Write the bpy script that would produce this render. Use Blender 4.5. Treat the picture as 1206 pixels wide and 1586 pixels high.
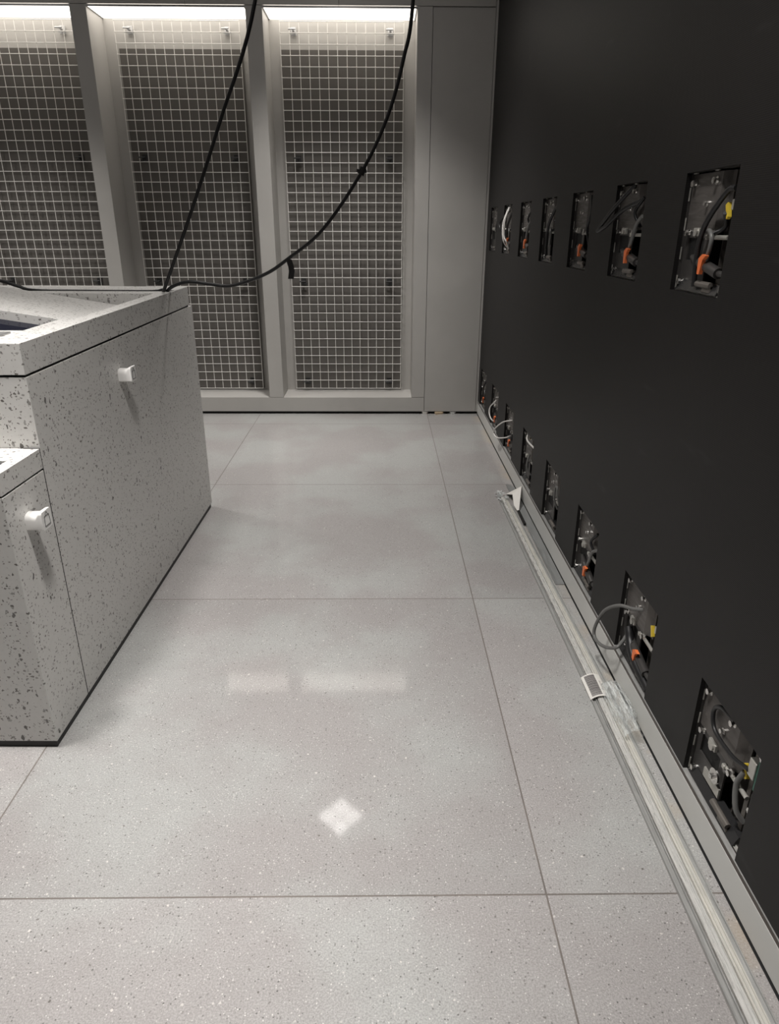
import bpy, bmesh, math, random
from mathutils import Vector, Matrix
random.seed(7)
C = bpy.context.scene.collection
for o in list(bpy.data.objects): bpy.data.objects.remove(o)
sc = bpy.context.scene

# ---------------------------------------------------------------- camera
cam = bpy.data.cameras.new('camera'); co = bpy.data.objects.new('camera', cam); C.objects.link(co)
R_ = Vector((0.99992236, -0.01192812, 0.00360528)); U_ = Vector((0.0012371, 0.38291781, 0.92378159)); F_ = Vector((0.0123995, 0.9237054, -0.38290284))
mw = Matrix.Identity(4)
for i in range(3): mw[i][0] = R_[i]; mw[i][1] = U_[i]; mw[i][2] = -F_[i]
mw[2][3] = 1.58
co.matrix_world = mw
cam.sensor_fit = 'HORIZONTAL'; cam.sensor_width = 36; cam.lens = 1064.41/1206*36; cam.clip_start = .02
sc.camera = co

# ---------------------------------------------------------------- world, exposure, lights
w = bpy.data.worlds.new('world'); sc.world = w; w.use_nodes = True
w.node_tree.nodes['Background'].inputs[0].default_value = (1, .95, .9, 1)
w.node_tree.nodes['Background'].inputs[1].default_value = .1
sc.view_settings.view_transform = 'Standard'; sc.view_settings.look = 'None'; sc.view_settings.gamma = 1
sc.view_settings.use_curve_mapping = False
sc.view_settings.exposure = 0.0
CEIL = 3.8
YB = 6.158; XW = .882; ND = .33            # back wall front plane, LED wall plane, niche depth
LAMP_W = 32.0; LAMP_SPREAD = 86; LAMP_GLOW = 14.
SOFFIT = 3.3
lamp_spots = [(-.40, 5.10), (-.26, 1.30), (-.30, -2.5), (-3.1, 5.0), (-1.40, 1.72), (-3.2, -2.5)]  # left and over-counter spots are unseen lamps added to light the counter

# ---------------------------------------------------------------- helpers
def new_mat(name, col, rough=.5, metal=0., spec=.5, **k):
    m = bpy.data.materials.new(name); m.use_nodes = True
    b = m.node_tree.nodes['Principled BSDF']
    b.inputs['Base Color'].default_value = (*col, 1); b.inputs['Roughness'].default_value = rough
    b.inputs['Metallic'].default_value = metal; b.inputs['Specular IOR Level'].default_value = spec
    for kk, v in k.items(): b.inputs[kk.replace('_', ' ')].default_value = v
    return m
class NT:
    def __init__(s, m): s.t = m.node_tree; s.b = s.t.nodes['Principled BSDF']
    def n(s, typ, **k):
        x = s.t.nodes.new(typ)
        for a, v in k.items():
            if a.startswith('i_'): x.inputs[a[2:].replace('_', ' ')].default_value = v
            else: setattr(x, a, v)
        return x
    def l(s, a, b): s.t.links.new(a, b)
    def math(s, op, a, b=None, c=None):
        x = s.n('ShaderNodeMath', operation=op)
        for i, v in enumerate((a, b, c)):
            if v is None: continue
            if isinstance(v, (int, float)): x.inputs[i].default_value = v
            else: s.l(v, x.inputs[i])
        return x.outputs[0]
    def mix(s, f, a, b):
        x = s.n('ShaderNodeMix', data_type='RGBA')
        if isinstance(f, (int, float)): x.inputs[0].default_value = f
        else: s.l(f, x.inputs[0])
        for i, v in ((6, a), (7, b)):
            if isinstance(v, tuple): x.inputs[i].default_value = (*v, 1)
            else: s.l(v, x.inputs[i])
        return x.outputs[2]
    def ss(s, v, lo, hi, a=0., b=1.):
        x = s.n('ShaderNodeMapRange'); x.interpolation_type = 'SMOOTHSTEP'
        s.l(v, x.inputs[0])
        for i, q in zip((1, 2, 3, 4), (lo, hi, a, b)): x.inputs[i].default_value = q
        return x.outputs[0]
    def bump(s, h, st, d=.001):
        x = s.n('ShaderNodeBump'); x.inputs['Strength'].default_value = st; x.inputs['Distance'].default_value = d
        s.l(h, x.inputs['Height']); s.l(x.outputs[0], s.b.inputs['Normal'])

def box(bm, x0, x1, y0, y1, z0, z1, bev=0):
    vs = [bm.verts.new((x, y, z)) for x in (x0, x1) for y in (y0, y1) for z in (z0, z1)]
    fs = [bm.faces.new([vs[i] for i in q]) for q in ((0, 1, 3, 2), (4, 6, 7, 5), (0, 4, 5, 1), (2, 3, 7, 6), (0, 2, 6, 4), (1, 5, 7, 3))]
    if bev:
        es = set(e for f in fs for e in f.edges)
        bmesh.ops.bevel(bm, geom=list(es), offset=bev, segments=2, profile=.5, affect='EDGES')
def prism(bm, pts, axis, a, b):
    """extrude a 2D outline along an axis ('x','y','z')"""
    def P(p, t):
        return {'x': (t, p[0], p[1]), 'y': (p[0], t, p[1]), 'z': (p[0], p[1], t)}[axis]
    A = [bm.verts.new(P(p, a)) for p in pts]; B = [bm.verts.new(P(p, b)) for p in pts]
    n = len(pts)
    bm.faces.new(A); bm.faces.new(B[::-1])
    for i in range(n): bm.faces.new((A[i], B[i], B[(i+1) % n], A[(i+1) % n]))
def cyl(bm, a, b, r, seg=14, r2=None):
    a = Vector(a); b = Vector(b); d = (b-a).normalized()
    q = d.orthogonal().normalized(); p = d.cross(q); r2 = r if r2 is None else r2
    A = []; B = []
    for i in range(seg):
        t = 2*math.pi*i/seg; v = q*math.cos(t)+p*math.sin(t)
        A.append(bm.verts.new(a+v*r)); B.append(bm.verts.new(b+v*r2))
    bm.faces.new(A[::-1]); bm.faces.new(B)
    for i in range(seg): bm.faces.new((A[i], A[(i+1) % seg], B[(i+1) % seg], B[i]))
def smooth_pts(pts, n=8):
    P = [Vector(p) for p in pts]; P = [P[0]*2-P[1]]+P+[P[-1]*2-P[-2]]; out = []
    for i in range(1, len(P)-2):
        for k in range(n):
            t = k/n; a, b, c, d = P[i-1:i+3]
            out.append(.5*((2*b)+(c-a)*t+(2*a-5*b+4*c-d)*t*t+(3*b-a-3*c+d)*t**3))
    out.append(P[-2]); return out
def tube(bm, pts, r, seg=10, n=8):
    P = smooth_pts(pts, n); rings = []; q = None
    for i, p in enumerate(P):
        d = (P[min(i+1, len(P)-1)]-P[max(i-1, 0)]).normalized()
        q = d.orthogonal().normalized() if q is None else (q-d*q.dot(d)).normalized()
        s = d.cross(q)
        rings.append([bm.verts.new(p+(q*math.cos(2*math.pi*k/seg)+s*math.sin(2*math.pi*k/seg))*r) for k in range(seg)])
    bm.faces.new(rings[0][::-1]); bm.faces.new(rings[-1])
    for a, b in zip(rings, rings[1:]):
        for k in range(seg): bm.faces.new((a[k], a[(k+1) % seg], b[(k+1) % seg], b[k]))
def link(name, bm, mat, parent=None, smooth=False, loc=None):
    bmesh.ops.recalc_face_normals(bm, faces=bm.faces)
    me = bpy.data.meshes.new(name); bm.to_mesh(me); bm.free()
    for m in (mat if isinstance(mat, (list, tuple)) else [mat]): me.materials.append(m)
    if smooth:
        for f in me.polygons: f.use_smooth = True
        if hasattr(me, 'set_sharp_from_angle'): me.set_sharp_from_angle(angle=math.radians(40))
    o = bpy.data.objects.new(name, me); C.objects.link(o)
    if parent: o.parent = parent
    if loc: o.location = loc
    return o
def tag(o, label, cat, group=None, kind=None):
    o['label'] = label; o['category'] = cat
    if group: o['group'] = group
    if kind: o['kind'] = kind
    return o
def thing(name, label, cat, loc=(0, 0, 0), rz=0, group=None):
    o = bpy.data.objects.new(name, None); C.objects.link(o); o.empty_display_size = .05
    o.location = loc; o.rotation_euler = (0, 0, rz)
    return tag(o, label, cat, group)
def struct(name, bm, mat, **k):
    o = link(name, bm, mat, **k); o['kind'] = 'structure'; return o
BM = bmesh.new

# ---------------------------------------------------------------- materials
def mat_floor():
    m = new_mat('floor_tile', (.5, .48, .46), .2, spec=.5); N = NT(m)
    tc = N.n('ShaderNodeTexCoord'); sx = N.n('ShaderNodeSeparateXYZ'); N.l(tc.outputs['Object'], sx.inputs[0])
    T = 1.5212
    def tri(out, off):
        f = N.math('FRACT', N.math('DIVIDE', N.math('SUBTRACT', out, off-40*T), T))
        return N.math('MULTIPLY', N.math('MINIMUM', f, N.math('SUBTRACT', 1., f)), T)
    g = N.math('MINIMUM', tri(sx.outputs[0], .4229), tri(sx.outputs[1], 1.248))
    grout = N.ss(g, .0018, .0028, 1, 0)
    # per tile tone
    cx = N.math('FLOOR', N.math('DIVIDE', N.math('SUBTRACT', sx.outputs[0], .4229-40*T), T))
    cy = N.math('FLOOR', N.math('DIVIDE', N.math('SUBTRACT', sx.outputs[1], 1.248-40*T), T))
    cmb = N.n('ShaderNodeCombineXYZ'); N.l(cx, cmb.inputs[0]); N.l(cy, cmb.inputs[1])
    wn = N.n('ShaderNodeTexWhiteNoise'); N.l(cmb.outputs[0], wn.inputs[0])
    big = N.n('ShaderNodeTexNoise', i_Scale=1.6, i_Detail=3.); N.l(tc.outputs['Object'], big.inputs[0])
    mid = N.n('ShaderNodeTexNoise', i_Scale=14., i_Detail=6.); mid.inputs['Roughness'].default_value = .7; N.l(tc.outputs['Object'], mid.inputs[0])
    fine = N.n('ShaderNodeTexNoise', i_Scale=230., i_Detail=3.); fine.inputs['Roughness'].default_value = .8; N.l(tc.outputs['Object'], fine.inputs[0])
    c = N.mix(N.ss(big.outputs[0], .40, .62), (.345, .330, .324), (.385, .388, .378))
    c = N.mix(N.ss(mid.outputs[0], .3, .7), N.mix(.10, c, (.2, .18, .17)), c)
    v = N.math('ADD', N.math('MULTIPLY', wn.outputs[0], .08), .95)
    hs = N.n('ShaderNodeHueSaturation'); N.l(v, hs.inputs['Value']); N.l(c, hs.inputs['Color']); c = hs.outputs[0]
    fv = N.ss(fine.outputs[0], .32, .7, .76, 1.19)
    h2 = N.n('ShaderNodeHueSaturation'); N.l(fv, h2.inputs['Value']); N.l(c, h2.inputs['Color']); c = h2.outputs[0]
    for sc_, th, keep, col in ((130., .0020, .84, (.08, .08, .075)), (170., .0015, .84, (.72, .70, .68)), (70., .0028, .92, (.11, .10, .09)), (60., .0030, .93, (.66, .63, .60))):
        dn = N.n('ShaderNodeVectorMath', operation='ADD')
        nz = N.n('ShaderNodeTexNoise', i_Scale=sc_*2.2); N.l(tc.outputs['Object'], nz.inputs[0])
        s1 = N.n('ShaderNodeVectorMath', operation='SCALE'); s1.inputs['Scale'].default_value = .5/sc_; N.l(nz.outputs[1], s1.inputs[0])
        N.l(tc.outputs['Object'], dn.inputs[0]); N.l(s1.outputs[0], dn.inputs[1])
        vo = N.n('ShaderNodeTexVoronoi', i_Scale=sc_); N.l(dn.outputs[0], vo.inputs['Vector'])
        cs = N.n('ShaderNodeSeparateColor'); N.l(vo.outputs['Color'], cs.inputs[0])
        k = N.math('MULTIPLY', N.ss(vo.outputs['Distance'], th*sc_*.8, th*sc_*1.25, 1, 0), N.math('GREATER_THAN', cs.outputs[0], keep))
        c = N.mix(N.math('MULTIPLY', k, N.math('MULTIPLY_ADD', cs.outputs[1], .5, .35)), c, col)
    # yellowish dirt near the LED wall, following its own smears
    e = N.ss(sx.outputs[0], .80, .885); dn = N.n('ShaderNodeTexNoise', i_Scale=5., i_Detail=4.); N.l(tc.outputs['Object'], dn.inputs[0])
    c = N.mix(N.math('MULTIPLY', N.math('MULTIPLY', e, N.ss(dn.outputs[0], .45, .62)), .45), c, (.42, .34, .24))
    gn = N.n('ShaderNodeTexNoise', i_Scale=9.); N.l(tc.outputs['Object'], gn.inputs[0])
    c = N.mix(N.math('MULTIPLY', grout, .88), c, N.mix(gn.outputs[0], (.06, .05, .045), (.22, .19, .17)))
    N.l(c, N.b.inputs['Base Color'])
    N.l(N.ss(mid.outputs[0], .3, .7, .34, .42), N.b.inputs['Roughness'])
    N.b.inputs['Coat Weight'].default_value = .55; N.b.inputs['Coat Roughness'].default_value = .055; N.b.inputs['Specular IOR Level'].default_value = .3
    N.bump(fine.outputs[0], .05, .0006)
    return m
def mat_terrazzo():
    m = new_mat('white_terrazzo', (.62, .59, .55), .42, spec=.4); N = NT(m)
    tc = N.n('ShaderNodeTexCoord')
    nz = N.n('ShaderNodeTexNoise', i_Scale=55., i_Detail=2.); N.l(tc.outputs['Object'], nz.inputs[0])
    c = N.mix(nz.outputs[0], (.56, .55, .53), (.62, .61, .59))
    for i, (sc_, th, keep, col, mp) in enumerate(((82., .50, .76, (.06, .052, .045), (1, 1, .55)), (125., .52, .72, (.09, .08, .07), (.7, .7, 1.)), (50., .32, .82, (.05, .045, .04), (1, .8, .6)), (190., .48, .72, (.12, .10, .09), (1, 1, .7)))):
        mpn = N.n('ShaderNodeMapping'); mpn.inputs['Scale'].default_value = mp; mpn.inputs['Rotation'].default_value = (.5+i, .3*i, .2*i); mpn.inputs['Location'].default_value = (i*3.3, i, 0)
        N.l(tc.outputs['Object'], mpn.inputs[0])
        n2 = N.n('ShaderNodeTexNoise', i_Scale=sc_*1.6); N.l(mpn.outputs[0], n2.inputs[0])
        s1 = N.n('ShaderNodeVectorMath', operation='SCALE'); s1.inputs['Scale'].default_value = .9/sc_; N.l(n2.outputs[1], s1.inputs[0])
        ad = N.n('ShaderNodeVectorMath', operation='ADD'); N.l(mpn.outputs[0], ad.inputs[0]); N.l(s1.outputs[0], ad.inputs[1])
        vo = N.n('ShaderNodeTexVoronoi', i_Scale=sc_); N.l(ad.outputs[0], vo.inputs['Vector'])
        cs = N.n('ShaderNodeSeparateColor'); N.l(vo.outputs['Color'], cs.inputs[0])
        r = N.math('MULTIPLY', cs.outputs[1], th)
        k = N.math('MULTIPLY', N.math('LESS_THAN', vo.outputs['Distance'], r), N.math('GREATER_THAN', cs.outputs[0], keep))
        c = N.mix(N.math('MULTIPLY', k, N.math('MULTIPLY_ADD', cs.outputs[2], .5, .45)), c, col)
    N.l(c, N.b.inputs['Base Color'])
    return m
def mat_paint(name, col, rough=.5):
    m = new_mat(name, col, rough, spec=.4); N = NT(m); tc = N.n('ShaderNodeTexCoord')
    a = N.n('ShaderNodeTexNoise', i_Scale=2.2, i_Detail=3.); N.l(tc.outputs['Object'], a.inputs[0])
    N.l(N.mix(N.ss(a.outputs[0], .35, .65), tuple(x*.96 for x in col), tuple(min(1, x*1.03) for x in col)), N.b.inputs['Base Color'])
    f = N.n('ShaderNodeTexNoise', i_Scale=500.); N.l(tc.outputs['Object'], f.inputs[0]); N.bump(f.outputs[0], .08, .0003)
    return m
def mat_led():
    m = new_mat('led_black', (.013, .012, .0115), .5, spec=.28); N = NT(m); tc = N.n('ShaderNodeTexCoord')
    sx = N.n('ShaderNodeSeparateXYZ'); N.l(tc.outputs['Object'], sx.inputs[0])
    f = N.math('FRACT', N.math('MULTIPLY', sx.outputs[2], 210.))
    l = N.ss(N.math('ABSOLUTE', N.math('SUBTRACT', f, .5)), .15, .4)
    a = N.n('ShaderNodeTexNoise', i_Scale=3., i_Detail=5.); N.l(tc.outputs['Object'], a.inputs[0])
    b = N.n('ShaderNodeTexNoise', i_Scale=9., i_Detail=4.)
    mp = N.n('ShaderNodeMapping'); mp.inputs['Rotation'].default_value = (.6, 0, 0); mp.inputs['Scale'].default_value = (1, .35, 1.6); N.l(tc.outputs['Object'], mp.inputs[0]); N.l(mp.outputs[0], b.inputs[0])
    c = N.mix(N.ss(a.outputs[0], .35, .7), (.0076, .0068, .0068), (.0090, .0081, .0080))
    c = N.mix(N.math('MULTIPLY', l, .35), c, (.017, .016, .0155))
    c = N.mix(N.math('MULTIPLY', N.ss(b.outputs[0], .66, .78), .10), c, (.12, .12, .12))
    N.l(c, N.b.inputs['Base Color']); N.bump(l, .25, .0006)
    N.b.inputs['Roughness'].default_value = .5
    return m
def mat_film(name, alpha, col=(.8, .82, .8), rough=.12):
    m = new_mat(name, col, rough, spec=.8); N = NT(m); tc = N.n('ShaderNodeTexCoord')
    mp = N.n('ShaderNodeMapping'); mp.inputs['Scale'].default_value = (2.6, .22, 1.2); mp.inputs['Rotation'].default_value = (0, 0, .12); N.l(tc.outputs['Object'], mp.inputs[0])
    a = N.n('ShaderNodeTexNoise', i_Scale=60., i_Detail=6.); a.inputs['Roughness'].default_value = .65; N.l(mp.outputs[0], a.inputs[0])
    N.l(N.ss(a.outputs[0], .38, .68, alpha*.35, min(1, alpha*1.8)), N.b.inputs['Alpha'])
    N.bump(a.outputs[0], .6, .002)
    return m
def mat_brushed(name, col, rough, metal=1.):
    m = new_mat(name, col, rough, metal); N = NT(m); tc = N.n('ShaderNodeTexCoord')
    mp = N.n('ShaderNodeMapping'); mp.inputs['Scale'].default_value = (40, 2.5, 20); N.l(tc.outputs['Object'], mp.inputs[0])
    a = N.n('ShaderNodeTexNoise', i_Scale=6., i_Detail=5.); N.l(mp.outputs[0], a.inputs[0])
    N.l(N.mix(a.outputs[0], tuple(x*.7 for x in col), tuple(min(1, x*1.2) for x in col)), N.b.inputs['Base Color'])
    N.l(N.ss(a.outputs[0], .3, .7, rough*.7, rough*1.4), N.b.inputs['Roughness'])
    return m
M_floor = mat_floor(); M_terr = mat_terrazzo(); M_led = mat_led()
M_wall = mat_paint('grey_white_paint', (.45, .437, .415)); M_ceil = mat_paint('ceiling_paint', (.30, .30, .29), .8)
M_kick = mat_paint('baseboard_paint', (.62, .62, .60), .35)
M_far = mat_paint('side_wall_paint', (.30, .29, .28), .7)
M_shade_board = mat_paint('board_shade_taupe', (.125, .116, .106), .8)  # dark tone stands in for the shade behind the wire grids
M_dark = new_mat('gap_black', (.008, .008, .008), .8)
M_plinth = new_mat('plinth_black', (.012, .011, .011), .5)
M_wire = mat_paint('wire_white', (.80, .785, .75), .35)
M_brk = new_mat('bracket_metal', (.5, .5, .5), .35, .8)
M_brk_shaded = new_mat('bracket_shaded', (.05, .05, .05), .5, .3)  # darker copy of the bracket metal, shade put into the colour
M_cable = new_mat('cable_black', (.012, .012, .013), .42)
M_hous = new_mat('housing_charcoal', (.055, .052, .050), .4, .2)
M_plate = mat_brushed('plate_charcoal', (.13, .12, .112), .42, .35)
M_tray = new_mat('tray_gloss', (.03, .03, .031), .25, .2)
M_chan = mat_brushed('channel_grey', (.17, .155, .14), .4, .4)
M_hole = new_mat('hole_black', (.004, .004, .004), .7)
M_bolt = new_mat('bolt_zinc', (.75, .74, .72), .25, 1.)
M_alu = mat_brushed('bracket_aluminium', (.55, .54, .50), .4, .6)
M_orange = new_mat('latch_orange', (.85, .20, .06), .45); M_yellow = new_mat('tag_yellow', (.75, .55, .05), .5)
M_green = new_mat('board_green', (.03, .11, .08), .4); M_conn = new_mat('connector_black', (.01, .01, .01), .3)
M_wcab = new_mat('cable_white', (.75, .73, .70), .4); M_gcab = new_mat('cable_grey', (.14, .14, .135), .4)
M_knob = new_mat('knob_white', (.80, .79, .77), .3); M_icon = new_mat('icon_grey', (.06, .06, .06), .5)
M_glass = new_mat('screen_glass', (.012, .013, .022), .06, spec=.6)
M_copper = new_mat('copper_tube', (.35, .15, .07), .35, .8)
M_emit = bpy.data.materials.new('soffit_glow'); M_emit.use_nodes = True
_n = M_emit.node_tree.nodes; _n.clear(); _e = _n.new('ShaderNodeEmission'); _o = _n.new('ShaderNodeOutputMaterial')
_e.inputs[0].default_value = (1, .93, .84, 1); _e.inputs[1].default_value = SOFFIT; M_emit.node_tree.links.new(_e.outputs[0], _o.inputs[0])
def mat_emit(name, col, st):
    m = bpy.data.materials.new(name); m.use_nodes = True; n = m.node_tree.nodes; n.clear()
    e = n.new('ShaderNodeEmission'); o = n.new('ShaderNodeOutputMaterial'); e.inputs[0].default_value = (*col, 1); e.inputs[1].default_value = st
    m.node_tree.links.new(e.outputs[0], o.inputs[0]); return m
M_lamp = mat_emit('lamp_glow', (1, .95, .92), LAMP_GLOW)
M_strip = new_mat('strip_brown_black', (.085, .068, .060), .35, .2)
M_paper = mat_paint('torn_paper', (.72, .70, .66), .6)
M_wood = mat_paint('raw_wood', (.55, .43, .29), .7)
M_foil = mat_film('clear_film', .13); M_bag = mat_film('crumpled_film', .42, (.78, .82, .81), .25)
M_prof1 = mat_brushed('profile_grey', (.40, .40, .39), .4, .3)
M_prof2 = mat_brushed('profile_silver', (.80, .79, .76), .3, .45)
M_prof3 = mat_brushed('profile_white', (.62, .60, .55), .4, .1)
M_flat = mat_brushed('flat_bar_aluminium', (.36, .37, .37), .4, .7)
M_label = new_mat('label_white', (.75, .73, .69), .45); M_print = new_mat('label_print', (.16, .15, .15), .5)

# ---------------------------------------------------------------- room shell
b = BM(); box(b, -6, XW+.4, -5, YB+.6, -.2, 0); struct('floor', b, M_floor)
b = BM(); box(b, -6, XW+.4, -5, YB+.6, CEIL, CEIL+.1); struct('ceiling', b, M_ceil)
b = BM(); box(b, -6.1, -6, -5, YB+.6, -.2, CEIL+.1); struct('wall_left', b, M_far)
b = BM(); box(b, -6, XW+.4, -5.1, -5, -.2, CEIL+.1); struct('wall_front', b, M_far)
b = BM(); box(b, XW+.16, XW+.4, -5, YB+.6, 0, CEIL); struct('wall_right', b, M_dark)

bays = [(-3.463, -2.302), (-2.180, -1.004), (-.880, .278)]
ZS, ZT = .155, 3.097
b = BM()
xs = [(-6.0, bays[0][0])]+[(bays[i][1], bays[i+1][0]) for i in range(2)]+[(bays[2][1], .392)]
box(b, -6, XW+.4, YB+ND, YB+ND+.05, 0, CEIL)
struct('wall_back', b, M_wall)
for i, (x0, x1) in enumerate(xs):                       # posts between the niches
    b = BM(); box(b, x0, x1, YB, YB+ND-.0005, ZS, ZT); struct('trim_%d' % (7+i), b, M_wall)
b = BM(); box(b, .40, XW+.4, YB+.012, YB+ND-.0005, .024, CEIL); struct('trim_11', b, M_wall)
b = BM(); box(b, -6, .392, YB, YB+ND, .024, ZS-.003); struct('trim_1', b, M_wall)          # bottom rail
b = BM()                                                                                    # fascia in boards
for x0, x1 in ((-6, -1.45), (-1.447, -.31), (-.307, .86)): box(b, x0, x1, YB, YB+ND, ZT+.004, CEIL)
struct('trim_2', b, M_wall)
b = BM(); box(b, .396, .862, YB, YB+.011, .024, ZT-.004); struct('trim_3', b, M_wall)       # flush end panel
b = BM(); box(b, .866, XW+.02, YB-.004, YB+.012, .024, CEIL); struct('trim_4', b, M_wall)   # corner strip
b = BM(); box(b, -6, XW+.2, YB+.03, YB+.05, 0, .03); struct('trim_5', b, M_dark)            # dark recess under the panels
# right baseboard with dark strip above
b = BM(); box(b, XW, XW+.02, -5, YB+.01, .007, .101, .001); struct('baseboard_right', b, M_kick)
b = BM(); box(b, XW+.0005, XW+.05, -5, YB+.012, .1015, .1190); struct('trim_6', b, M_strip)
b = BM(); box(b, XW+.010, XW+.03, -5, YB+.01, .0002, .012); box(b, XW-.0035, XW+.012, -5, YB+.01, .0001, .0009); struct('trim_12', b, M_dark)

# soffit lights (one luminous panel at the top of each niche)
names = ['leftmost niche, cut by the photo edge', 'middle niche, behind the straight cable', 'right niche, nearest the black wall']
for i, (x0, x1) in enumerate(bays):
    t = thing('soffit_light', 'glowing white light panel atop the '+names[i], 'light', ((x0+x1)/2, YB+ND/2, ZT-.012), group='light panels in the niche tops')
    h = (x1-x0)/2
    b = BM(); box(b, -h+.012, h-.012, -ND/2+.008, ND/2-.006, 0, .011); link('diffuser', b, M_emit, t)
    b = BM()
    box(b, -h, -h+.010, -ND/2+.002, ND/2, -.001, .012); box(b, h-.010, h, -ND/2+.002, ND/2, -.001, .012)
    box(b, -h, h, -ND/2+.001, -ND/2+.007, -.001, .012)
    link('frame', b, M_brk, t)

# wire grids
grid_me = {}
gx = [(-2.392-13*.0746), -2.070, -.786]
glabel = ['white square wire grid in the leftmost niche, cut by the photo edge', 'white square wire grid in the middle niche, its foot hidden by the counter', 'white square wire grid in the right niche, fully visible top to bottom']
CW, CH, ROWS = .0746, .0756, 38
for i in range(3):
    t = thing('wire_grid', glabel[i], 'wire grid', (gx[i], YB+.25, .183), group='wire grids in the wall niches')
    b = BM()
    for k in range(14): cyl(b, (k*CW, 0, -.002), (k*CW, 0, ROWS*CH+.002), .0027, 8)
    for k in range(ROWS+1): cyl(b, (-.002, -.0048, k*CH), (13*CW+.002, -.0048, k*CH), .0027, 8)
    link('grid_mesh', b, M_wire, t, True)
    b = BM(); box(b, -.004, 13*CW+.004, YB+ND-.0145-(YB+.25), YB+ND-.0015-(YB+.25), -.012, 35.7*CH); link('shade_board', b, M_shade_board, t)  # added dark sheet imitating the shade behind the grid
    for kx in (1.35, 11.6):
        for kz in (37.3, 25.4, 12.5, .75):
            b = BM(); cyl(b, (kx*CW, .065, kz*CH), (kx*CW, .0, kz*CH), .008, 12); box(b, kx*CW-.022, kx*CW+.022, .058, .065, kz*CH-.03, kz*CH+.03, .002)
            cyl(b, (kx*CW-.035, -.001, kz*CH+.004), (kx*CW+.02, -.001, kz*CH+.004), .006, 10); box(b, kx*CW-.03, kx*CW+.03, .03, .035, kz*CH-.022, kz*CH-.01)
            link('bracket', b, M_brk if kz > 30 else M_brk_shaded, t)

# wood shims under the end panel
for nm, lab, x0, x1, d, mt in (('wood_shim', 'pale wooden wedge sticking out under the end panel', .50, .565, .03, M_wood), ('spacer_block', 'small beige spacer in the gap below the panel joint', .385, .42, .012, M_paper), ('spacer_block', 'thin grey spacer in the gap right of the wooden wedge', .64, .675, .008, M_kick)):
    b = BM(); prism(b, [(x0, YB-d), (x1, YB-d*.4), (x1+.015, YB+.028), (x0-.01, YB+.028)], 'z', 0.0005, .019)
    tag(link(nm, b, mt), lab, 'shim' if nm == 'wood_shim' else 'spacer')

# ceiling lamps: square cluster of four diodes turned on edge; left and counter ones added as fill
ll = ['square ceiling lamp above the far end of the aisle', 'square ceiling lamp above the middle of the aisle', 'square ceiling lamp behind the photographer', 'added unseen square fill lamp far behind the counter', 'added unseen square fill lamp above the counter', 'added unseen square fill lamp at the rear left']
for i, (lx, ly) in enumerate(lamp_spots):
    t = thing('ceiling_lamp', ll[i], 'ceiling lamp', (lx, ly, CEIL), math.radians(45), 'square ceiling lamps')
    b = BM(); 
    box(b, -.19, .19, -.19, -.17, -.05, 0); box(b, -.19, .19, .17, .19, -.05, 0); box(b, -.19, -.17, -.17, .17, -.05, 0); box(b, .17, .19, -.17, .17, -.05, 0); box(b, -.17, .17, -.17, .17, -.012, 0)
    link('lamp_frame', b, M_plinth, t)
    for ax in (-.088, .088):
        for ay in (-.088, .088):
            L = bpy.data.lights.new('diode', 'AREA'); L.shape = 'SQUARE'; L.size = .15; L.energy = LAMP_W/4*(.22 if ly < -1 else .8 if (-2 < lx < -1 and ly < 2) else 1.0 if ly > 4.5 else 1.); L.color = (1, .965, .93); L.spread = math.radians(LAMP_SPREAD)
            lo = bpy.data.objects.new('diode', L); C.objects.link(lo); lo.parent = t; lo.location = (ax, ay, -.03)
            b = BM(); box(b, ax-.077, ax+.077, ay-.077, ay+.077, -.024, -.014); link('diffuser', b, M_lamp, t)

# ---------------------------------------------------------------- LED wall face with square module holes
MOD = .318; PITCH = .6395
low = [(1.243+PITCH*k) for k in range(8)]; up = [(1.870+.631*k) for k in range(7)]
ZL, ZU = .122, 1.408
led = thing('led_wall', 'tall black LED screen wall with two rows of square open bays', 'LED wall', (XW, 2, 0))
b = BM(); X0, X1 = 0, .014; YE = YB+.0; TOPZ = CEIL-.005
def slab(y0, y1, z0, z1): box(b, X0, X1, y0-2, y1-2, z0, z1)
slab(-5, YE, ZU+MOD, TOPZ); slab(-5, YE, ZL+MOD, ZU)
def row(ys, z0):
    p = -5
    for y in sorted(ys):
        slab(p, y, z0, z0+MOD); p = y+MOD
    slab(p, YE, z0, z0+MOD)
row(low, ZL); row(up, ZU)
link('screen_face', b, M_led, led)
b = BM(); box(b, -.0025, .012, -7, YE-2, .1192, .1218); link('bottom_lip', b, M_prof1, led)

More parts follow.
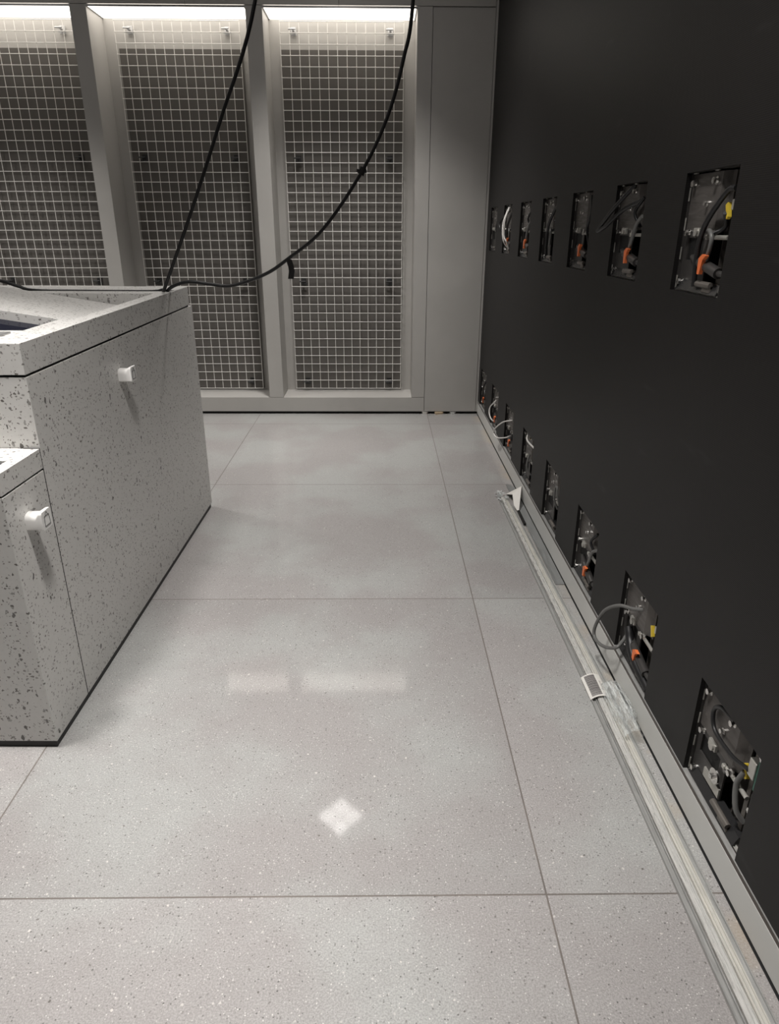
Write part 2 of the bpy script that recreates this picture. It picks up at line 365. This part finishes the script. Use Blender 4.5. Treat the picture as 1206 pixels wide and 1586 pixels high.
def bolt(t, u, v, d=0.0, r=.0095, L=.02):
    b = BM(); cyl(b, (d, u, v), (d-L, u, v), r*.62, 10); cyl(b, (d-L, u, v), (d-L-.006, u, v), r, 6); cyl(b, (d-.004, u, v), (d, u, v), r*1.25, 12)
    link('bolt', b, M_bolt, t)
def clampf(): pass
D = .062
def bay(y0, z0, lab, group, s=MOD, clip=True, yellow=True, cable='std', special=False, extra=()):
    """u runs from the near side (0) to the far side (s), v from the bottom (0) up; x+ goes into the wall"""
    t = thing('open_bay', lab, 'open screen bay', (XW+.014, y0, z0), 0, group)
    b = BM()                                                           # five sided housing
    box(b, D, D+.004, 0, s, 0, s); box(b, .0005, D, -.004, 0, -.004, s+.004); box(b, .0005, D, s, s+.004, -.004, s+.004)
    box(b, .0005, D, 0, s, -.004, 0); box(b, .0005, D, 0, s, s, s+.004)
    link('housing', b, M_hous, t)
    # upper back plate with rolled right edge
    b = BM(); prism(b, [(s, .008), (s*.42, .008), (s*.36, .026), (s*.30, .026), (s*.30, .031), (s*.38, .031), (s*.44, .013), (s, .013)], 'z', s*.52, s*.985)
    bm2 = b
    for v_ in bm2.verts: v_.co = Vector((v_.co.y, v_.co.x, v_.co.z))
    bp = link('back_plate', b, M_plate, t)
    # lower plate with rectangular cable hole
    b = BM(); px = (.011, .016); h0, h1, k0, k1 = s*.60, s*.93, s*.27, s*.46
    box(b, *px, s*.50, h0, s*.02, s*.52); box(b, *px, h1, s, s*.02, s*.52); box(b, *px, h0, h1, s*.02, k0); box(b, *px, h0, h1, k1, s*.52)
    lp = link('lower_plate', b, M_hous, t)
    b = BM(); box(b, .0165, .061, h0-.01, h1+.01, k0-.01, k1+.01); link('cable_hole', b, M_hole, lp)
    # vertical channel and near frame
    b = BM(); box(b, .024, .030, s*.19, s*.24, .01, s*.95); box(b, .030, .061, s*.232, s*.245, .01, s*.95); box(b, .034, .061, s*.40, s*.41, .01, s*.52)
    link('channel', b, M_chan, t)
    # crossbar
    b = BM(); cyl(b, (.012, s*.50, s*.47), (.012, s*.16, s*.47), .006, 10); box(b, .002, .020, s*.49, s*.53, s*.45, s*.49, .002); link('crossbar', b, M_alu, t)
    # aluminium bracket on the near side, connector box below
    b = BM(); box(b, .004, .022, s*.02, s*.10, s*.62, s*.90, .002); box(b, .010, .020, s*.10, s*.20, s*.68, s*.76, .002)
    sb = link('side_bracket', b, M_alu if not special else M_green, t)
    if special:
        b = BM(); box(b, .0, .02, s*.10, s*.19, s*.70, s*.86, .002); link('connector_block', b, M_alu, sb)
        b = BM(); cyl(b, (-.002, s*.58, s*.30), (.003, s*.58, s*.30), .022, 20); cyl(b, (-.012, s*.58, s*.30), (.03, s*.58, s*.30), .008, 10); link('washer', b, M_bolt, t)
    b = BM(); box(b, .003, .026, s*.015, s*.085, s*.32, s*.60, .002)
    for k in range(6): box(b, .001, .003, s*.03, s*.07, s*(.34+.04*k), s*(.36+.04*k))
    link('connector_box', b, M_conn, t)
    # rail ledge along the bottom, copper tube
    b = BM(); cyl(b, (.0, s*.52, s*.085), (.0, s*.24, s*.085), .009, 12); box(b, -.004, .03, s*.24, s*.40, s*.02, s*.09, .003); link('lower_catch', b, M_chan, t)
    if special:
        b = BM(); box(b, .006, .0108, s*.50, s*.78, s*.13, s*.22); link('slot_cover', b, M_alu, t)
    b = BM(); prism(b, [(.030, .004), (-.004, .004), (.009, s*.10), (.028, s*.10)], 'y', s*.12, s*.96); link('bottom_tray', b, M_tray, t)
    # light tabs on the opening's rims
    for k in range(4):
        a0 = s*(.02+.25*k)
        b = BM(); box(b, .0, .003, s-.0030, s-.0006, a0, a0+s*.11); link('rim_tab', b, M_alu, t)
        b = BM(); box(b, .0, .006, a0, a0+s*.15, .0016, .0030); link('rim_tab', b, M_alu, t)
    b = BM(); box(b, .002, .03, 0.002, s-.002, .0002, .0014); link('sill_plate', b, M_alu, t)
    for a0 in (.02, .47, .90):
        b = BM(); box(b, .0, .006, s*a0, s*(a0+.06), s-.004, s-.0006); link('rim_tab', b, M_alu, t)
    # bolts
    for u, v in ((.92, .91), (.50, .915), (.92, .50), (.40, .50), (.93, .075), (.05, .955), (.06, .055), (.045, .46)):
        bolt(t, s*u, s*v, (.008 if v > .52 else .011) if u > .3 else .012, .0088, .009)
    b = BM(); box(b, .0, .0105, s*.66, s*.78, s*.475, s*.545, .002); cyl(b, (.0, s*.70, s*.51), (-.006, s*.70, s*.51), .011, 12); link('hinge_lug', b, M_alu, bp)
    bolt(t, s*.62, s*.74, .008, .007, .007)
    # power plug and latch
    if clip:
        b = BM(); cyl(b, (.002, s*.58, s*.27), (.002, s*.16, s*.19), .0145, 16); cyl(b, (.012, s*.80, s*.30), (.002, s*.58, s*.27), .007, 10, .0145); cyl(b, (.002, s*.16, s*.19), (.004, s*.01, s*.185), .008, 12)
        pp = link('power_plug', b, M_hous, t, True)
        b = BM(); prism(b, [(s*.45, s*.17), (s*.41, s*.17), (s*.38, s*.29), (s*.33, s*.325), (s*.40, s*.335), (s*.46, s*.30)], 'x', -.0165, -.006)
        link('latch', b, M_orange, pp)['label'] = 'orange latch'
    if yellow:
        b = BM(); prism(b, [(s*.20, s*.63), (s*.225, s*.61), (s*.275, s*.72), (s*.24, s*.74)], 'x', .006, .016); link('cable_tag', b, M_yellow, t)['label'] = 'yellow cable tag'
    def cab(pts, r, m): 
        q = BM(); tube(q, [(min(x-.012, -.003) if u > .33 else x-.006, u*s, v*s) for x, u, v in pts], r); link('cable', q, m, t, True)
    if cable == 'std':
        cab([(.012, .14, .84), (.006, .24, .82), (.0, .42, .62), (.0, .52, .46), (.004, .56, .25), (.012, .56, .06)], .0075, M_cable)
        cab([(.010, .24, .66), (.030, .33, .55), (.045, .40, .49)], .006, M_cable)
        cab([(.012, .44, .53), (.006, .36, .49), (.006, .34, .42), (.02, .40, .28)], .006, M_gcab)
    elif cable == 'fold':
        cab([(.016, .30, .94), (.004, .12, .70), (.0, .20, .55), (.01, .16, .35), (.03, .16, .2)], .006, M_cable)
    elif cable == 'ring':
        cab([(.012, .20, .66), (.006, .30, .58), (.006, .34, .42), (.014, .42, .30), (.03, .46, .26)], .007, M_gcab)
        cab([(.02, .30, .85), (.01, .38, .70), (.02, .30, .55)], .006, M_cable)
    elif cable == 'thick':
        cab([(.045, .76, .40), (.022, .72, .36), (.008, .64, .28), (.006, .45, .17), (.010, .05, .06)], .015, M_cable)
    elif cable == 'arc':
        cab([(.045, .46, .97), (.036, .68, .93), (.036, .78, .82), (.03, .70, .68), (.02, .40, .68), (.008, .18, .74)], .006, M_cable)
        cab([(.012, .24, .66), (.008, .28, .50), (.010, .22, .30), (.03, .18, .2)], .007, M_gcab)
    for pts, r, m in extra:
        q = BM(); tube(q, [(x-(XW+.014), y-y0, z-z0) for x, y, z in pts], r); link('loose_cable', q, m, t, True)
    return t
GU = 'open bays in the upper row of the LED wall'; GL = 'open bays in the lower row of the LED wall'
ul = ['nearest and largest open bay of the upper row, long black cable and orange latch',
      'upper-row open bay with a black cable loop hanging out to the left',
      'upper-row open bay third from the camera, orange latch low on a plug',
      'upper-row open bay fourth from the camera, yellow tag, no orange latch',
      'upper-row open bay fifth from the camera, small orange latch at the bottom',
      'upper-row open bay with two white cables bowing out, next to last before the back wall',
      'last upper-row open bay, touching the grey back wall corner']
uex = {1: [([(.912, 2.627, 1.668), (.882, 2.719, 1.641), (.852, 2.794, 1.591), (.842, 2.866, 1.569), (.842, 2.84, 1.587), (.862, 2.737, 1.657), (.902, 2.674, 1.722)], .0075, M_cable)],
       5: [([(.90, 5.19, 1.722), (.862, 5.16, 1.631), (.857, 5.135, 1.528), (.872, 5.11, 1.487), (.90, 5.13, 1.432)], .0048, M_wcab), ([(.90, 5.235, 1.722), (.855, 5.19, 1.611), (.855, 5.14, 1.499), (.905, 5.154, 1.431)], .0048, M_wcab), ([(.90, 5.2, 1.69), (.852, 5.293, 1.62), (.852, 5.272, 1.569), (.90, 5.24, 1.514)], .006, M_cable)]}
for i, y in enumerate(up):
    bay(y, ZU, ul[i], GU, clip=i not in (3, 6), yellow=i in (0, 3, 5), cable=['std', 'ring', 'fold', 'std', 'ring', 'std', 'fold'][i], extra=uex.get(i, ()))
lll = ['nearest and largest open bay of the lower row, green board and steel washer inside',
       'lower-row open bay with a grey cable ring over the baseboard, yellow tag and orange latch',
       'lower-row open bay third from the camera, orange latch near its foot, no yellow tag',
       'lower-row open bay fourth from the camera, folded grey cable at its near side',
       'lower-row open bay fifth from the camera, white cable curving along its top edge',
       'lower-row open bay with a wide white cable loop hanging out, sixth from the camera',
       'lower-row open bay seventh from the camera, short white cable bow at its left edge',
       'last lower-row open bay, tucked beside the back wall corner']
lex = {1: [([(.912, 2.048, .364), (.882, 2.084, .348), (.852, 2.139, .329), (.832, 2.215, .262), (.822, 2.262, .164), (.822, 2.248, .123), (.832, 2.177, .132), (.852, 2.11, .17), (.882, 2.129, .185), (.912, 2.16, .20), (.935, 2.13, .235)], .0065, M_gcab)],
       6: [([(.905, 5.298, .33), (.868, 5.343, .267), (.860, 5.326, .219), (.872, 5.274, .181), (.905, 5.263, .163)], .0048, M_wcab)],
       5: [([(.905, 4.593, .357), (.862, 4.72, .309), (.842, 4.90, .215), (.842, 4.95, .164), (.852, 4.86, .156), (.882, 4.702, .201), (.912, 4.65, .23)], .0045, M_wcab)],
       4: [([(.90, 4.059, .418), (.875, 3.95, .405), (.90, 3.83, .385)], .0052, M_wcab), ([(.902, 3.976, .308), (.885, 3.95, .269), (.885, 3.93, .228), (.905, 3.911, .198)], .005, M_gcab)],
       3: [([(.91, 3.27, .24), (.885, 3.26, .30), (.885, 3.255, .36), (.885, 3.225, .375), (.885, 3.21, .34), (.905, 3.20, .26)], .0055, M_gcab)]}
for i, y in enumerate(low):
    bay(y, ZL, lll[i], GL, clip=i not in (0, 3, 4), yellow=i in (0, 1, 4), cable=['arc', 'thick', 'ring', 'none', 'none', 'none', 'none', 'std'][i], special=(i == 0), extra=lex.get(i, ()))

# ---------------------------------------------------------------- counter
KA = math.atan2(.026, 2.1)
ctr = thing('counter', 'speckled white terrazzo counter of a tall block and a low step on a black plinth', 'counter', (-1.056, 1.798, 0), -KA)
XL = -2.3
H = 1.263
def tilt(bm):
    for v in bm.verts:
        if v.co.z > .3: v.co.z += max(0, v.co.y-.25)*.0113*(v.co.z/1.27)
    return bm
b = BM(); box(b, XL, -.006, .006, 2.100, 0, .027); link('plinth', b, M_plinth, ctr)
b = BM(); box(b, XL, 0, .2525, 2.108, .027, 1.163, .0012); link('tall_body', tilt(b), M_terr, ctr)
b = BM(); box(b, XL, 0, 0, .2462, .027, .876, .0012); link('low_body', b, M_terr, ctr)
b = BM(); box(b, XL, -.006, .005, 2.09, .023, .884); box(b, XL, -.006, .26, 2.06, .8, 1.171); box(b, -.05, -.0012, .244, .254, .03, .945); link('shadow_gap', tilt(b), M_dark, ctr)
# low cap with dark scanner window
b = BM()
box(b, -.040, 0, 0, .2475, .882, .945, .001); box(b, XL, -.040, .125, .249, .882, .945); box(b, XL, -.040, 0, .022, .882, .945); box(b, XL, -.040, .022, .125, .882, .925)
lt = link('low_top', b, M_terr, ctr)
b = BM(); box(b, -.62, -.042, .024, .123, .926, .938); link('low_screen', b, M_glass, lt)
# tall cap: rims, sloping panel, window
RI = .065; Y0 = .2505; YF = 1.73; YG0, YG1 = 1.80, 1.87; YE_ = 2.062
b = BM()
box(b, -RI, 0, Y0, YG0, 1.171, H, .001)                  # right rim
box(b, XL, -RI, YF-.04, YG0, 1.171, H, .001)             # far inner rim
box(b, XL, -RI, Y0, .50, 1.171, H)                       # near rim
link('rim', tilt(b), M_terr, ctr)
b = BM(); box(b, XL, 0, YG1, YE_, 1.171, H, .001); box(b, -.012, 0, YG0, YG1, 1.171, H-.001); link('back_strip', tilt(b), M_terr, ctr)
b = BM(); box(b, XL, -.02, YG0, YG1, 1.171, H-.03); link('cable_groove', tilt(b), M_dark, ctr)
WX, WY0, WY1 = -.118, .50, .78
def pz(x, y):
    k = min(1, max(0, (y-WY0)/(WY1-WY0)))
    return H-.002+(-.148*(x+WX*-1))*k-.075*max(0, y-WY1)
b = BM(); XP = -.80
def sheet(x0, x1, y0, y1, nx, ny):
    g = [[(b.verts.new((x0+(x1-x0)*i/nx, y0+(y1-y0)*j/ny, pz(x0+(x1-x0)*i/nx, y0+(y1-y0)*j/ny)))) for j in range(ny+1)] for i in range(nx+1)]
    lo = [[(b.verts.new((v.co.x, v.co.y, 1.12))) for v in r] for r in g]
    for i in range(nx):
        for j in range(ny):
            b.faces.new((g[i][j], g[i+1][j], g[i+1][j+1], g[i][j+1]))
    for i in range(nx):
        for j in (0, ny): b.faces.new((g[i][j], g[i+1][j], lo[i+1][j], lo[i][j]))
    for j in range(ny):
        for i in (0, nx): b.faces.new((g[i][j], g[i][j+1], lo[i][j+1], lo[i][j]))
sheet(XP, -RI-.001, WY1, YF-.041, 8, 8)
sheet(WX, -RI-.001, WY0+.001, WY1, 2, 4)
sp = link('sloping_panel', tilt(b), M_terr, ctr)
b = BM()
g = [b.verts.new((x, y, pz(x, y)-.03)) for x, y in ((XP, WY0+.002), (WX-.001, WY0+.002), (WX-.001, WY1-.002), (XP, WY1-.002))]
lo = [b.verts.new((v.co.x, v.co.y, v.co.z-.02)) for v in g]
b.faces.new(g); b.faces.new(lo)
for i in range(4): b.faces.new((g[i], g[(i+1) % 4], lo[(i+1) % 4], lo[i]))
link('screen', tilt(b), M_glass, sp)
b = BM(); box(b, -.22, -.118, .36, .44, H, H+.006, .002); cr = link('card_reader', tilt(b), M_brk, ctr)
b = BM(); box(b, -.22, -.135, .375, .40, H+.006, H+.0075); link('card_slot', tilt(b), M_hole, cr)

# knobs
def knob(u, v, lab, sc_=1.):
    t = thing('knob', lab, 'knob', tuple(ctr.matrix_basis @ Vector((0, u, v))) if False else (-1.056+math.sin(KA)*u, 1.798+math.cos(KA)*u, v), -KA, 'white bag knobs on the counter side')
    t.scale = (sc_,)*3
    def rs(h, k=7, rtop=.5, rbot=.25):
        out = []
        for cy, cz, a0, rr in ((h, h, 0, rtop), (-h, h, 90, rtop), (-h, -h, 180, rbot), (h, -h, 270, rbot)):
            r = h*rr
            for i in range(k):
                a = math.radians(a0+90*i/(k-1)); out.append(((abs(cy)-r)*(1 if cy > 0 else -1)+r*math.cos(a), (abs(cz)-r)*(1 if cz > 0 else -1)+r*math.sin(a)))
        return out
    b = BM(); secs = [(0.0, .025), (.032, .025), (.044, .0285), (.052, .0295), (.054, .0285)]
    rings = [[b.verts.new((x, p[0], p[1]+(h-.025))) for p in rs(h, rtop=.75 if i < 2 else .3, rbot=.2)] for i, (x, h) in enumerate(secs)]
    b.faces.new(rings[0]); b.faces.new(rings[-1][::-1])
    for a, c in zip(rings, rings[1:]):
        n = len(a)
        for i in range(n): b.faces.new((a[i], a[(i+1) % n], c[(i+1) % n], c[i]))
    kb = link('knob_body', b, M_knob, t, True)
    b = BM(); z = .004; P = [(-.0165, -.019), (.0165, -.019), (.0135, .012), (-.0135, .012), (-.0165, -.019)]
    def seg(a, c): tube(b, [(.0543, a[0], a[1]+z), (.0543, c[0], c[1]+z)], .0009, 6, 1)
    for a, c in zip(P, P[1:]): seg(a, c)
    arc = [(.0065*math.cos(math.radians(a)), .012+.011*math.sin(math.radians(a))) for a in range(0, 181, 20)]
    for a, c in zip(arc, arc[1:]): seg(a, c)
    link('bag_icon', b, M_icon, kb)
knob(.972, 1.030, 'white knob with a bag outline on the tall block, upper of the two')
knob(.110, .765, 'white knob with a bag outline on the low step, nearer and lower of the two')

# ---------------------------------------------------------------- cables over the counter
def kc(x, y, z): return Vector((-1.056+math.cos(KA)*x+math.sin(KA)*y, 1.798-math.sin(KA)*x+math.cos(KA)*y, z))
e0 = (-1.075, 3.62, 1.288)
b = BM(); tube(b, [(-.36, 3.56, CEIL), (-.40, 3.56, 3.2), (-.533, 3.548, 2.472), (-.726, 3.548, 2.013), (-.90, 3.55, 1.63), (-1.05, 3.56, 1.325), (-1.085, 3.60, 1.275)], .0083)
tag(link('hanging_cable', b, M_cable, None, True), 'straight black cable running from the ceiling down to the counter corner', 'cable')
t = thing('hanging_cable', 'black cable sagging in a curve in front of the right wire grid', 'cable', (0, 0, 0))
b = BM(); tube(b, [(.19, 3.54, CEIL), (.18, 3.54, 3.2), (.140, 3.548, 2.477), (.102, 3.548, 2.266), (.032, 3.548, 2.042), (-.087, 3.548, 1.817), (-.275, 3.548, 1.57), (-.445, 3.548, 1.439), (-.565, 3.548, 1.365), (-.726, 3.548, 1.313), (-.83, 3.548, 1.318), (-.935, 3.548, 1.330), (-1.02, 3.56, 1.308), (-1.075, 3.60, 1.272)], .0083)
link('cable_sheath', b, M_cable, t, True)
b = BM(); cyl(b, (-.079, 3.548, 1.833), (-.094, 3.548, 1.805), .016, 12); cyl(b, (-.11, 3.54, 1.822), (-.065, 3.555, 1.818), .007, 8); link('tie_knot', b, M_plinth, t)
b = BM()
for k in range(5):
    z = 1.435-k*.018; dx = [0, .005, .010, .012, .009][k]; d2 = [.005, .010, .012, .009, .006][k]
    vs = [b.verts.new(p) for p in ((-.458+dx, 3.54, z), (-.430+dx, 3.54, z), (-.430+d2, 3.54, z-.018), (-.458+d2, 3.54, z-.018))]
    v2 = [b.verts.new((v.co.x, v.co.y+.002, v.co.z)) for v in vs]
    b.faces.new(vs); b.faces.new(v2[::-1])
    for i in range(4): b.faces.new((vs[i], vs[(i+1) % 4], v2[(i+1) % 4], v2[i]))
link('tape_flag', b, M_plinth, t)
b = BM(); zt = H+.022
tube(b, [kc(-1.35, 1.45, zt+.02), kc(-1.12, 1.62, zt+.035), kc(-.98, 1.74, zt+.05), kc(-.86, 1.79, zt+.045), kc(-.78, 1.825, zt+.015), kc(-.70, 1.83, zt-.004), kc(-.4, 1.83, zt-.008), kc(-.12, 1.83, zt-.008), kc(-.06, 1.83, zt)], .008)
tag(link('groove_cable', b, M_cable, None, True), 'black cable arching over the counter top into its rear groove', 'cable')

# ---------------------------------------------------------------- long profiles on the floor by the baseboard
def bend(y): return .757-.020*max(0, min(1, (y-2.2)/1.8))**1.0 if y > 2.2 else .757+.003*(2.2-y)
def strip(name, lab, sec, y0, y1, mat, group=None, dz=0, k=1.):
    b = BM(); n = 24; rings = []
    for j in range(n+1):
        y = y0+(y1-y0)*j/n; sh = bend(y); kk = 1-.25*max(0, (y-2.2)/1.8)
        rings.append([b.verts.new((sh+p[0]*kk, y, p[1]+dz)) for p in sec])
    b.faces.new(rings[0]); b.faces.new(rings[-1][::-1]); m = len(sec)
    for a, c in zip(rings, rings[1:]):
        for i in range(m): b.faces.new((a[i], a[(i+1) % m], c[(i+1) % m], c[i]))
    return tag(link(name, b, mat), lab, 'profile' if 'profile' in name else 'film', group)
def Usec(x0, x1, h, w=.0025, z=0.0005): return [(x0, z), (x1, z), (x1, h), (x1-w, h), (x1-w, z+w), (x0+w, z+w), (x0+w, h), (x0, h)]
GP = 'long profiles lying along the baseboard'
strip('metal_profile', 'grey channel profile, outermost of the long bundle, on the aisle side', Usec(.000, .018, .011), .45, 3.97, M_prof1, GP)
strip('metal_profile', 'shiny silver profile second from the aisle side of the long bundle', [(.0225, .0005), (.047, .0005), (.047, .012), (.042, .017), (.028, .017), (.0225, .012)], .45, 4.02, M_prof2, GP)
strip('metal_profile', 'whitish ridged profile in the middle of the long bundle', [(.049, .0005), (.069, .0005), (.069, .014), (.066, .014), (.065, .010), (.060, .010), (.0595, .014), (.0565, .014), (.056, .010), (.052, .010), (.0515, .014), (.049, .014)], .45, 4.0, M_prof3, GP)
strip('metal_profile', 'grey channel profile on the baseboard side of the long bundle', Usec(.0705, .086, .009), .45, 3.9, M_prof1, GP)
# film wrapped over the bundle
random.seed(3)
b = BM(); nx, ny = 16, 190; g = []
for j in range(ny+1):
    y = .45+(4.06-.45)*j/ny; sh = bend(y); kk = 1-.25*max(0, (y-2.2)/1.8); row_ = []
    w_ = .098+.012*math.sin(y*3.1)+.006*math.sin(y*11)
    for i in range(nx+1):
        u = i/nx; x = sh+(.024+(w_-.024)*u)*kk
        z = .0012+.0195*min(1, (1-abs(2*u*.93-.86)**3))+random.uniform(-.0012, .0018)+.0012*math.sin(40*u+y*23)
        if u > .8: z = max(.002, .016*(1-u)/.2+random.uniform(0, .003))
        if u == 0: z = .0175
        row_.append(b.verts.new((x, y, max(.0185 if u*w_ < .034 and u > 0 else .002, z))))
    g.append(row_)
for j in range(ny):
    for i in range(nx): b.faces.new((g[j][i], g[j][i+1], g[j+1][i+1], g[j+1][i]))
tag(link('film_wrap', b, M_foil, None, True), 'clear wrinkled plastic film covering the long profile bundle', 'plastic film')
# frayed film end
b = BM()
for k in range(26):
    x = .722+random.random()*.07; y = 4.0+random.uniform(-.06, .10); L = random.uniform(.03, .09); a = random.uniform(1.1, 2.1); z = random.uniform(.012, .03)
    dx, dy = math.cos(a)*L, math.sin(a)*L
    v = [b.verts.new(p) for p in ((x-.008, y, z), (x+.008, y-.005, z+.004), (x+dx+.003, y+dy, z*.4+.003), (x+dx-.006, y+dy, z*.3+.004))]
    b.faces.new(v)
tag(link('film_scrap', b, M_bag), 'frayed whitish film end at the far tip of the profile bundle', 'plastic film')
# sticker with barcode, curved over the first profiles
t = thing('barcode_sticker', 'white curved barcode sticker wrapped over the long profile bundle', 'label', (.790, 2.085, 0))
def bend_sheet(bm, x0, x1, y0, y1, dz, nx=12):
    vs = []
    for i in range(nx+1):
        x = x0+(x1-x0)*i/nx; q = (x+.036)/.072
        z = .003+.024*math.sin(math.pi*min(1, max(0, q))*.78+.16)**.8 if q < 1 else .012
        vs.append([bm.verts.new((x, y0+.12*x*0, z+dz)), bm.verts.new((x, y1, z+dz)), ])
    for a, c in zip(vs, vs[1:]): bm.faces.new((a[0], c[0], c[1], a[1]))
    return vs
b = BM(); bend_sheet(b, -.036, .036, -.066, .066, 0)
r_ = bmesh.ops.extrude_face_region(b, geom=b.faces[:]); bmesh.ops.translate(b, verts=[v for v in r_['geom'] if isinstance(v, bmesh.types.BMVert)], vec=(0, 0, .0015))
link('sticker_sheet', b, M_label, t)
b = BM(); random.seed(11); y = -.058
while y < .058:
    w_ = random.choice((.0015, .0025, .004)); bend_sheet(b, -.028, .008, y, min(.060, y+w_), .0022); y += w_+random.choice((.001, .0016))
for k in range(7): bend_sheet(b, .016, .016+random.uniform(.004, .010), -.03+k*.008, -.027+k*.008, .0022, 2)
link('barcode_print', b, M_print, t)
# crumpled film leaning on the baseboard
random.seed(5)
b = BM(); nx, ny = 14, 26; g = []
for j in range(ny+1):
    v = j/ny; row_ = []
    yb_ = 1.80+.30*v
    for i in range(nx+1):
        u = i/nx; x = .815+.064*u+.012*(1-v)*(u-.5)
        x = .80+(.879-.80)*u if v > .3 else .805+.060*u
        z = .022+.055*math.sin(math.pi*u)**.6*(math.sin(math.pi*(.18+.72*v))**.8)+random.uniform(-.004, .005)
        if v > .92: z -= (v-.92)*.35
        row_.append(b.verts.new((min(.879, x+random.uniform(-.002, .002)), yb_+random.uniform(-.004, .004), max(.019, z))))
    g.append(row_)
for j in range(ny):
    for i in range(nx): b.faces.new((g[j][i], g[j][i+1], g[j+1][i+1], g[j+1][i]))
tag(link('crumpled_film', b, M_bag, None, True), 'crumpled tuft of clear plastic film leaning on the baseboard below the sticker', 'plastic film')
# flat aluminium bar
b = BM(); prism(b, [(.829, 4.28), (.852, 4.28), (.878, 4.22), (.878, 2.897), (.834, 2.897)], 'z', .0003, .004)
tag(link('flat_bar', b, M_flat), 'flat grey aluminium bar lying against the baseboard beyond the sticker', 'metal bar')
# black foam block and torn paper
b = BM(); box(b, .817, .831, 3.60, 3.80, .0045, .016, .001); tag(link('black_strip', b, M_conn), 'short black strip on the flat bar in front of the torn paper', 'strip')
b = BM()
P = [Vector(p) for p in ((.800, 4.10, .004), (.876, 4.12, .006), (.878, 4.02, .088), (.832, 4.02, .030), (.806, 3.86, .024), (.822, 3.78, .006), (.838, 4.00, .006), (.815, 3.97, .052))]
for f in ((0, 1, 2, 3), (0, 3, 7), (3, 2, 7), (7, 2, 4), (4, 2, 5)):
    vs = [b.verts.new(P[i]) for i in f]; b.faces.new(vs)
bmesh.ops.remove_doubles(b, verts=b.verts, dist=1e-5)
o = link('torn_paper', b, M_paper); md = o.modifiers.new('s', 'SOLIDIFY'); md.thickness = .003
tag(o, 'torn folded white paper wrapping propped on the baseboard at the bundle end', 'paper')
